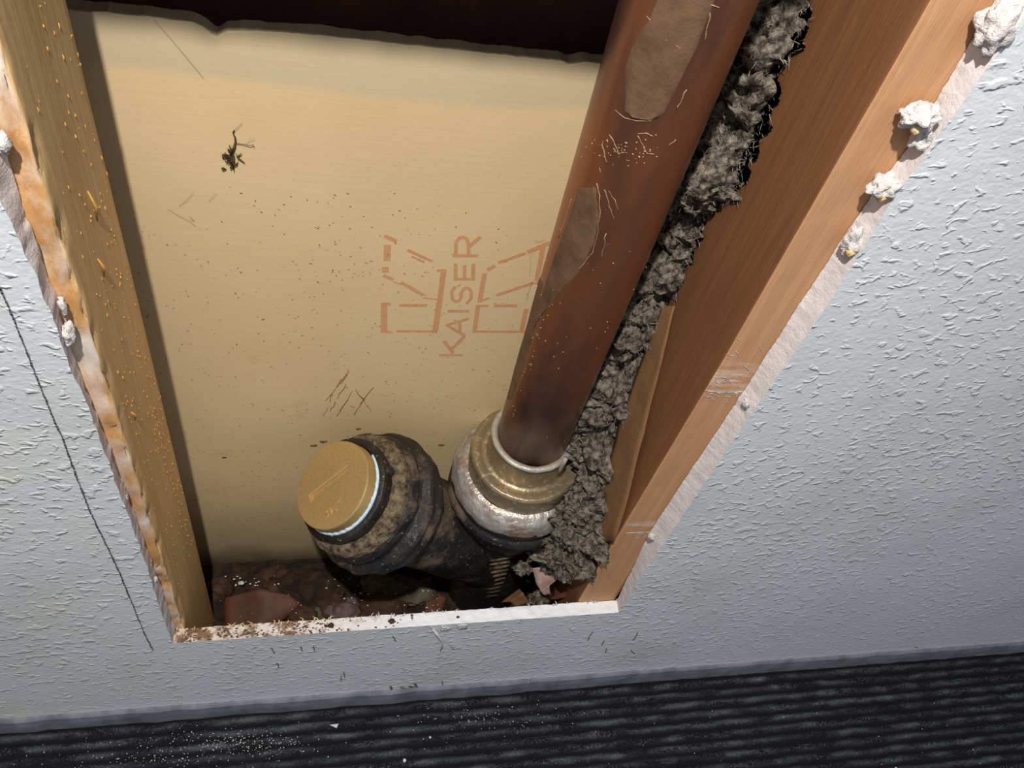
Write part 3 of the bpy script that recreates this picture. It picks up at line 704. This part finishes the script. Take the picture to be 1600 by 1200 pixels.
bm = bmesh.new(); bm.from_mesh(face.data); bmesh.ops.recalc_face_normals(bm, faces=bm.faces); bm.to_mesh(face.data); bm.free()
th = [(0.0, RP), (0.0004, RP+0.0004)]
u = 0.0012
while u < 0.0115:
    th += [(u, RP+0.0004), (u+0.0006, RP+0.0011), (u+0.0012, RP+0.0004)]; u += 0.0016
th += [(0.016, RP), (0.016, 0.005)]
bl('thread', th, BRASS, plug, 128, 0, 60, 1)
tp = []
V = []; Fc = []; NT = 160
for k in range(NT+1):
    a = math.radians(-25)+math.radians(205)*k/NT
    # tape shows round the lower and right rim only
    d = (BU*math.cos(a-1.15)+BW*math.sin(a-1.15)); e = 0.0016*(0.6+0.8*abs(nz(Vector((a*6, 1, 2)), 1, 3)))*math.sin(math.pi*k/NT)**0.5
    base = J+BV*(BL-0.0128)
    for h, r in ((0.0, RP+0.0026), (0.0006, RP+0.0030), (0.0010+e*1.3, RP+0.0022), (0.0012+e*1.6, RP+0.0013), (0.0, RP+0.0006)): V.append(base+BV*h+d*r)
for k in range(NT):
    for q in range(5): Fc.append((k*5+q, k*5+(q+1) % 5, (k+1)*5+(q+1) % 5, (k+1)*5+q))
mesh_obj('thread_tape', V, Fc, TAPE, plug)['label'] = 'pale blue-white thread tape'
def raised_text(txt, px, py, size, mat, parent, name, label, depth=0.0004):
    cu = bpy.data.curves.new(name, 'FONT'); cu.body = txt; cu.size = size; cu.extrude = depth; cu.align_x = 'CENTER'; cu.align_y = 'CENTER'; cu.resolution_u = 3
    to = bpy.data.objects.new(name, cu); C.objects.link(to); bpy.context.view_layer.update()
    me = bpy.data.meshes.new_from_object(to.evaluated_get(bpy.context.evaluated_depsgraph_get())); bpy.data.objects.remove(to)
    c_ = on_face(px, py); vv = -BV_ if False else BV_
    M = Matrix((BU_, vv, BV)).transposed().to_4x4(); M.translation = c_+BV*depth*0.5; me.transform(M)
    me.materials.clear(); me.materials.append(mat); o = bpy.data.objects.new(name, me); C.objects.link(o); o.parent = parent; o['label'] = label
raised_text('3\u00bd"', 519, 796, 0.0115, BRASS, plug, 'raised_marking', 'raised size marking 3 1/2 inch')
raised_text('x', 522, 757, 0.005, BRASS, plug, 'raised_marking', 'tiny raised mark below the slot')

# ------------------------------------------------------------------ mineral wool
PATH = [(1225,-110,.136,.036),(1215,-30,.134,.036),(1198,60,.130,.036),(1165,170,.128,.036),(1125,250,.122,.037),(1082,310,.126,.027),(1050,370,.128,.026),(1025,450,.122,.030),(1000,530,.116,.032),(972,600,.110,.033),(948,660,.100,.033),(938,710,.086,.035),(938,760,.068,.037),(930,808,.052,.036),(908,842,.050,.033),(875,870,.052,.025)]
PT = [(Vector(aty(x, y, Y)), r) for x, y, Y, r in PATH]
def wool_c(t):
    f = t*(len(PT)-1); i = min(int(f), len(PT)-2); f -= i
    return PT[i][0].lerp(PT[i+1][0], f), PT[i][1]*(1-f)+PT[i+1][1]*f
V = []; Fc = []; NA, NL = 120, 420
def wool_clamp(p):
    p.y = min(p.y, PY-0.0015)
    lim = 0.3595+0.0065*min(1, max(0, (p.z-0.2)/0.35))-0.0006
    if p.y < 0.1025: p.x = min(p.x, lim)
    else: p.x = min(p.x, 0.3745)
    q = p-A0; s_ = q.dot(AX); rad = q-AX*s_
    rm = PR+0.0008 if s_ > 0.05 else (0.0525 if s_ > 0.0 else (0.0665 if s_ > -0.08 else 0.0475))
    if rad.length < rm: p += rad.normalized()*(rm-rad.length)
    return p
for i in range(NL+1):
    c_, r = wool_c(i/NL)
    if i/NL > 0.97: r *= max(0.05, (1-(i/NL))/0.03)
    for k in range(NA):
        a = 2*math.pi*k/NA; d = Vector((math.cos(a), math.sin(a), 0.0)); p = c_+d*r
        n1 = noise.fractal(p*38, 0.8, 2.1, 3); n2 = noise.fractal(p*150, 0.7, 2.2, 4); n3 = noise.fractal(Vector((p.x*420, p.y*420, p.z*260)), 0.8, 2.0, 3)
        p = p+d*(0.017*n1+0.0085*n2+0.0030*n3)+Vector((0, 0, 0.006*n2+0.002*n3)); V.append(wool_clamp(p))
for i in range(NL):
    for k in range(NA): Fc.append((i*NA+k, i*NA+(k+1) % NA, (i+1)*NA+(k+1) % NA, (i+1)*NA+k))
Fc.append(tuple(range(NA-1, -1, -1)))
wool = mesh_obj('insulation', V, Fc, WOOL, None, smooth=True)
tag(wool, 'dark grey fluffy mineral wool stuffed between the copper pipe and right stud', 'insulation')
b = MB()
for k in range(9000):
    i = random.randrange(NL); a = random.randrange(NA); p = V[i*NA+a]; c_, r = wool_c(i/NL); d = (p-c_); d.z = 0; d.normalize()
    if d.y > 0.5: continue
    L = random.uniform(0.002, 0.007); t = (d*random.uniform(0.1, 0.9)+Vector((random.gauss(0, .6), random.gauss(0, .6), random.gauss(0, .6)))).normalized()
    u_ = t.orthogonal().normalized()*random.uniform(0.00010, 0.00022); bend = Vector((random.gauss(0, .3), random.gauss(0, .3), random.gauss(0, .3)))*L
    p0 = p-d*0.0006; p1 = wool_clamp(p+t*L*0.5+bend*0.3); p2 = wool_clamp(p+t*L+bend)
    w_ = t.cross(u_).normalized()*u_.length
    b.add([p0-u_, p0+u_, p0+w_, p1-u_, p1+u_, p1+w_, p2], [(0,1,4,3),(1,2,5,4),(2,0,3,5),(3,4,6),(4,5,6),(5,3,6)])
o = b.build('wool_fibres', FIB, wool); o['kind'] = 'stuff'
# a torn tuft that sticks out towards the stud
tuft = lump('wool_tuft', aty(1130, 268, 0.098), 0.013, WOOL, wool, (1.5, 0.9, 0.8), 0.6, 2.6, 4, 4, 0.2)
lump('wool_tuft', aty(1098, 300, 0.105), 0.011, WOOL, wool, (1.2, 0.9, 0.9), 0.7, 2.4, 8, 4)
lump('wool_tuft', aty(1003, 575, 0.108), 0.009, WOOL, wool, (1.0, 0.8, 1.6), 0.7, 2.4, 9, 4)
lump('wool_tuft', aty(972, 640, 0.105), 0.009, WOOL, wool, (1.0, 0.8, 1.6), 0.7, 2.4, 11, 4)

# kraft facing of the batt on the stud, and torn scraps at its foot
XS = 0.3585
def ks(px, py, dx=0.0): return atx(px, py, XS+dx)
tag(sheet('kraft_facing', [[ks(1036,478,.004), ks(1055,478,.0062)], [ks(1004,560,.001), ks(1036,560,.005)], [ks(968,660,-.001), ks(1010,660,.0025)], [ks(944,745,-.002), ks(990,745,.0012)], [ks(925,845,-.002), ks(962,845,.0004)]], KRAFT, None, 0.0006, 0.0008, 40),
    'long strip of brown kraft facing paper against the right stud', 'paper')
tag(sheet('torn_paper', [[aty(916,838,.052), aty(966,806,.030)], [aty(912,880,.050), aty(946,870,.022)], [aty(893,935,.046), aty(918,940,.0185)]], KRAFTD, None, 0.0008, 0.002, 50),
    'dusty brown paper flap lapping the foot of the right stud', 'paper')
tag(sheet('torn_paper', [[aty(832,888,.050), aty(870,880,.050)], [aty(838,912,.040), aty(876,900,.040)], [aty(846,924,.030), aty(852,921,.030)]], PINK, None, 0.0008, 0.0012, 60),
    'pinkish grey torn paper scrap right of the iron barrel', 'paper')
tag(sheet('torn_paper', [[aty(843,922,.030), aty(858,914,.030)], [aty(850,930,.026), aty(860,928,.026)]], PINK, None, 0.0006, 0.0006, 60),
    'tiny pale paper tip below the pinkish scrap', 'paper')
tag(sheet('torn_paper', [[aty(782,941,.040), aty(812,920,.044)], [aty(798,940,.034), aty(818,926,.036)], [aty(806,949,.030), aty(826,941,.030)]], KRAFT, None, 0.0008, 0.0016, 60),
    'small curled tan paper scrap under the iron barrel', 'paper')
tag(sheet('torn_paper', [[aty(868,905,.055), aty(918,884,.050)], [aty(866,920,.045), aty(912,902,.042)], [aty(858,938,.036), aty(896,932,.032)]], m_plain('dark_red_brown_paper', lin(104, 60, 46), lin(74, 44, 36), 0.5, 40, 0.001), None, 0.0008, 0.003, 70),
    'dark red-brown curled paper beside the foot of the right stud', 'paper')
tag(sheet('torn_paper', [[aty(900,862,.062), aty(925,842,.058)], [aty(902,885,.056), aty(922,872,.052)], [aty(880,902,.056), aty(916,892,.050)]], KRAFTD, None, 0.0008, 0.003, 70),
    'dark folded paper edge under the lowest wool', 'paper')
for k, (x, y, Y, r, lab) in enumerate(((818,888,.055,.007,'small grey wool clump against the iron barrel'), (864,886,.046,.008,'pale grey wool clump above the pinkish scrap'), (842,936,.034,.008,'dark grey wool clump at the sill by the barrel'), (890,868,.062,.013,'matted wool clump hanging below the batt'), (850,862,.070,.012,'matted wool clump under the pipe hub'))):
    tag(lump('wool_clump', aty(x, y, Y), r, WOOL, None, (1.2, 0.9, 0.9), 0.7, 2.2, k+20, 4), lab, 'insulation', 'loose wool clumps')

# ------------------------------------------------------------------ dirt and rubble in the bottom of the bay
NXd, NYd = 180, 80; V = []; Fc = []
for j in range(NYd+1):
    for i in range(NXd+1):
        x = -0.036+(0.40+0.036)*i/NXd; y = T+0.0015+(PY-0.002-T)*j/NYd
        h = 0.004+0.014*max(0, nz((x, y, 0), 16, 3)+0.3)+0.004*nz((x, y, 1), 90, 4)
        h += 0.024*math.exp(-((x-0.105)/0.06)**2-((y-0.125)/0.035)**2)
        V.append((x, y, max(0.0, h)))
for j in range(NYd):
    for i in range(NXd): a = j*(NXd+1)+i; Fc.append((a, a+1, a+NXd+2, a+NXd+1))
tag(mesh_obj('dirt', V, Fc, SOIL), 'dark brown soil and dust heaped in the bottom of the bay', 'dirt', None, 'stuff')
b = MB(); b.box((X0, T, -0.10), (X1, PY, -0.005)); struct(b.build('trim_4', PLATE), 'wooden floor plate under the dirt in the bay')
def zs(px, py, z): return atz(px, py, z)
tag(sheet('paper_shard', [[zs(352,934,.030), zs(405,920,.040), zs(452,930,.036)], [zs(352,955,.022), zs(412,948,.032), zs(472,944,.030)], [zs(352,985,.016), zs(400,985,.024), zs(444,968,.022)]], TERRA, None, 0.0012, 0.0015, 40),
    'broad red-brown curled shard lying beside the left stud', 'paper')
tag(sheet('paper_shard', [[zs(666,918,.022), zs(698,934,.020)], [zs(664,945,.02), zs(692,950,.018)], [zs(664,972,.016), zs(690,972,.016)]], TERRA, None, 0.0012, 0.002, 40),
    'small brown shard standing behind the sill under the branch', 'paper')
for k, (x, y, z, r, sc, m_, lab) in enumerate((
    (604, 918, .020, .017, (1.7, 1, .55), ROCKG, 'greenish grey mortar lump under the cleanout hub'),
    (652, 925, .020, .016, (1.4, 1, .6), ROCKG, 'brownish grey mortar lump below the branch'),
    (536, 955, .022, .014, (1.3, 1, .7), ROCKP, 'mauve grey stone near the sill'),
    (516, 942, .020, .015, (1.2, 1, .8), ROCKB, 'wrinkled dark stone beside the mauve one'),
    (472, 962, .020, .012, (1.4, 1, .7), ROCKB, 'dark brown stone at the tip of the red-brown shard'),
    (496, 958, .018, .008, (1, 1, .8), ROCKG, 'small tan stone between the dark ones'),
    (596, 952, .018, .020, (1.6, 1, .6), ROCKB, 'broad dark brown clod behind the sill'),
    (450, 912, .016, .020, (1.8, 1, .6), ROCKB, 'low dark clod against the foot of the tan board'),
    (345, 918, .012, .014, (1, 1, .9), ROCKB, 'dark clod in the corner behind the left stud'))):
    tag(lump('rubble', zs(x, y, z), r, m_, None, sc, 0.4, 1.7, k+3, 4), lab, 'rubble', 'rubble in the bay')
b = MB()
for k in range(150):
    x, y = random.uniform(330, 690), random.uniform(900, 975); p = zs(x, y, random.uniform(0.018, 0.034)); b.blob(p, random.uniform(0.0003, 0.0010), 5, 3, (1.5, 1, .5), 0.3)
tag(b.build('plaster_specks', WHITE), 'white plaster specks sprinkled over the dirt in the bay', 'debris', None, 'stuff')
tag(lump('plaster_crumb', zs(376, 911, .03), 0.0024, WHITE, None, (1.4, 1, .8), 0.6, 1.9, 2, 2), 'white plaster crumb on the dirt by the left stud', 'debris')

# ------------------------------------------------------------------ torn bits round the opening
for k, (x, y, r, sc, paper) in enumerate(((1556,42,.0100,(.85,.7,1.15),1), (1437,182,.0075,(1.2,.9,.8),1), (1440,215,.006,(.8,.8,1.2),0), (1382,290,.0070,(1.1,.9,.85),1), (1332,378,.0070,(.7,.6,1.4),1), (1166,632,.0035,(.7,.7,1.6),0), (1018,838,.003,(1,.8,1),0))):
    c_ = aty(x, y, 0.005); o = lump('plaster_lump', c_, r, PLA, wall, sc, 0.45, 1.6, k+40, 4, 0.3)
    if paper:
        p = Vector(c_)+Vector((0.001, -0.002, -r*0.75)); q = MB()
        q.tube([p+Vector((0.005, 0.002, 0.001)), p+Vector((0.002, 0, 0.0005)), p+Vector((-0.003, -0.002, 0.001)), p+Vector((-0.0029, -0.0019, 0.001)), p+Vector((0.001, 0, 0.001))], [0.0010, 0.0020, 0.0024, 0.0017, 0.0008], 9); q.build('torn_paper_curl', PAPERY, o, True)
for k, (x, y, r, sc) in enumerate(((108,522,.0052,(.6,.8,1.5)), (4,225,.004,(.8,.8,1.2)), (98,478,.003,(.6,.7,1.8)), (241,905,.0028,(.8,.8,1)), (232,884,.002,(1,1,1)), (196,778,.0025,(.6,.8,1.6)))):
    lump('plaster_lump', aty(x, y, 0.008), r, PLA, wall, sc, 0.55, 1.9, k+60, 3)
# torn paper fuzz along the sill and the loose paint flakes below it
for k in range(60):
    i = random.randrange(len(ScB)); p = Vector(ScB[i]); b = MB(); L = random.uniform(0.0015, 0.0045)
    d = Vector((random.gauss(0, 1), random.uniform(-.2, .8), random.uniform(.2, 1.2))).normalized()*L
    b.tube([p-Vector((0, .0015, 0)), p+d*0.5, p+d+Vector((random.gauss(0, .4)*L, 0, 0))], [0.0006, 0.0005, 0.0001], 5); b.build('paper_fuzz', PLA if p.x > 0.16 else PAPERY, wall, True)
b = MB(); P = [aty(x, y, -0.0006-0.004*math.sin(math.pi*t)) for (x, y), t in zip(((676,983),(684,992),(690,1000),(691,1010),(688,1018)), (0, .25, .5, .75, 1))]
b.tube(P, [0.0013, 0.0016, 0.0012, 0.0009, 0.0003], 6); b.build('paint_curl', PLA, wall, True)
b = MB(); P = [aty(x, y, -0.0006) for x, y in ((690,995),(700,1005),(710,1016))]; b.tube(P, 0.0003, 5); b.build('paint_curl', PLA, wall, True)
for pts in ([(714,976),(730,974),(730,981),(716,983)], [(690,978),(705,980),(698,985),(688,984)]):
    p4 = [Vector(aty(x, y, -0.0006)) for x, y in pts]; sheet('paint_chip', [[p4[0], p4[1]], [p4[3], p4[2]]], PLA, wall, 0.001, 0.0008, 300, 4)
# pencil guide line left of the opening
PEN = [(-30,395),(0,450),(18,490),(34,530),(46,560),(58,592),(72,625),(84,655),(98,685),(108,712),(118,740),(128,766),(138,792),(150,818),(164,846),(176,872),(188,898),(198,922),(207,944),(216,966),(226,990),(238,1014)]
b = MB()
for i in range(len(PEN)-1):
    for s_ in range(6):
        a_, c_ = [(PEN[i][0]+(PEN[i+1][0]-PEN[i][0])*t+random.uniform(-.8, .8), PEN[i][1]+(PEN[i+1][1]-PEN[i][1])*t) for t in (s_/6, (s_+1.35)/6)]
        b.stroke(aty(*a_, -0.0002), aty(*c_, -0.0002), random.uniform(0.0003, 0.0011), 0.0004, (0, -1, 0))
b.build('pencil_line', GRAPH, wall)['label'] = 'dark pencil guide line'
for k, (x, y, L, an) in enumerate([(532,1055,10,80),(536,1050,9,70),(690,1065,14,75),(686,1072,12,40),(610,1072,8,70),(626,1074,14,10),(640,1072,16,20),(648,1068,8,60),(425,1012,9,70),(490,1010,7,70),(614,994,9,60),(990,1000,14,-60),(940,1008,9,-55),(946,1020,8,-70),(918,1000,16,-60),(470,1010,7,80),(986,1016,8,40),(432,1035,9,60),(1430,1010,4,30)]):
    b = MB(); a = math.radians(an); n = 3; P = [(x+L*t*math.cos(a)+random.uniform(-1, 1), y+L*t*math.sin(a)) for t in (0, .35, .7, 1)]
    for i in range(3): b.stroke(aty(*P[i], -0.0002), aty(*P[i+1], -0.0002), (0.0022 if 1065 < y < 1080 else 0.0008)*random.uniform(.6, 1.2), 0.0005, (0, -1, 0))
    b.build('scuff_mark', SCUFF, wall)

# sawdust and grit on the sill, crumbs on the carpet
b = MB()
for k in range(560):
    x = min(0.20, abs(random.gauss(0.0, 0.085))); y = random.uniform(0.0005, T-0.0005)
    if noise.fractal(Vector((x*60, y*60, 0)), 0.9, 2.0, 3) < 0.0 and random.random() < 0.75: continue
    b.blob((x, y, zsill(x)+0.0002), random.uniform(0.0003, 0.0010), 5, 3, (1.6, 1, .6), 0.3)
tag(b.build('sawdust', SAW), 'brown sawdust scattered along the left half of the white sill', 'sawdust', None, 'stuff')
for k, (x, y, r, lab) in enumerate(((517,978,.0024,'dark crumb of dirt on the sill under the cleanout plug'), (612,970,.0024,'grey crumb on the white sill below the branch'), (715,965,.0012,'tiny black crumb on the white sill below the barrel'), (509,984,.0013,'small dark crumb left of the larger one on the sill'))):
    p = aty(x, y, 0.006); tag(lump('dirt_crumb', (p[0], 0.006, zsill(p[0])+r*0.5), r, ROCKB, None, (1.2, 1, .7), 0.5, 1.9, k, 2), lab, 'debris')
b = MB()
for k in range(520):
    mode = random.random()
    if mode < 0.45: x, y = random.gauss(370, 60), random.gauss(1160, 10)
    elif mode < 0.7: x, y = random.gauss(250, 90), random.gauss(1185, 14)
    elif mode < 0.85: x, y = random.gauss(760, 60), random.gauss(1122, 10)
    else: x, y = random.uniform(0, 1600), random.uniform(1090, 1200)
    p = atz(x, y, 0.0050)
    if p[1] > -0.012: continue
    b.blob(p, random.uniform(0.0002, 0.0006), 4, 3, (1.2, 1.2, .7), 0.3)
tag(b.build('plaster_dust', WHITE), 'fine white plaster dust sprinkled on the black carpet', 'dust', None, 'stuff')
p = [atz(x, y, 0.0065) for x, y in ((515,1133),(529,1131),(526,1138),(520,1135))]
tag(sheet('plaster_chip', [[p[0], p[1]], [p[3], p[2]]], WHITE, None, 0.0012, 0.0008, 300, 4), 'white plaster chip on the carpet below the opening', 'debris')
for x, y, r, lab in ((672,1152,.0013,'white crumb on the carpet right of the plaster chip'), (632,1188,.0018,'pale crumb at the bottom edge of the carpet'), (1400,1200,.0012,'white crumb at the bottom right of the carpet')):
    tag(lump('plaster_crumb', atz(x, y, 0.0058), r, WHITE, None, (1, 1, .7), 0.5, 1.9, 3, 2), lab, 'debris')
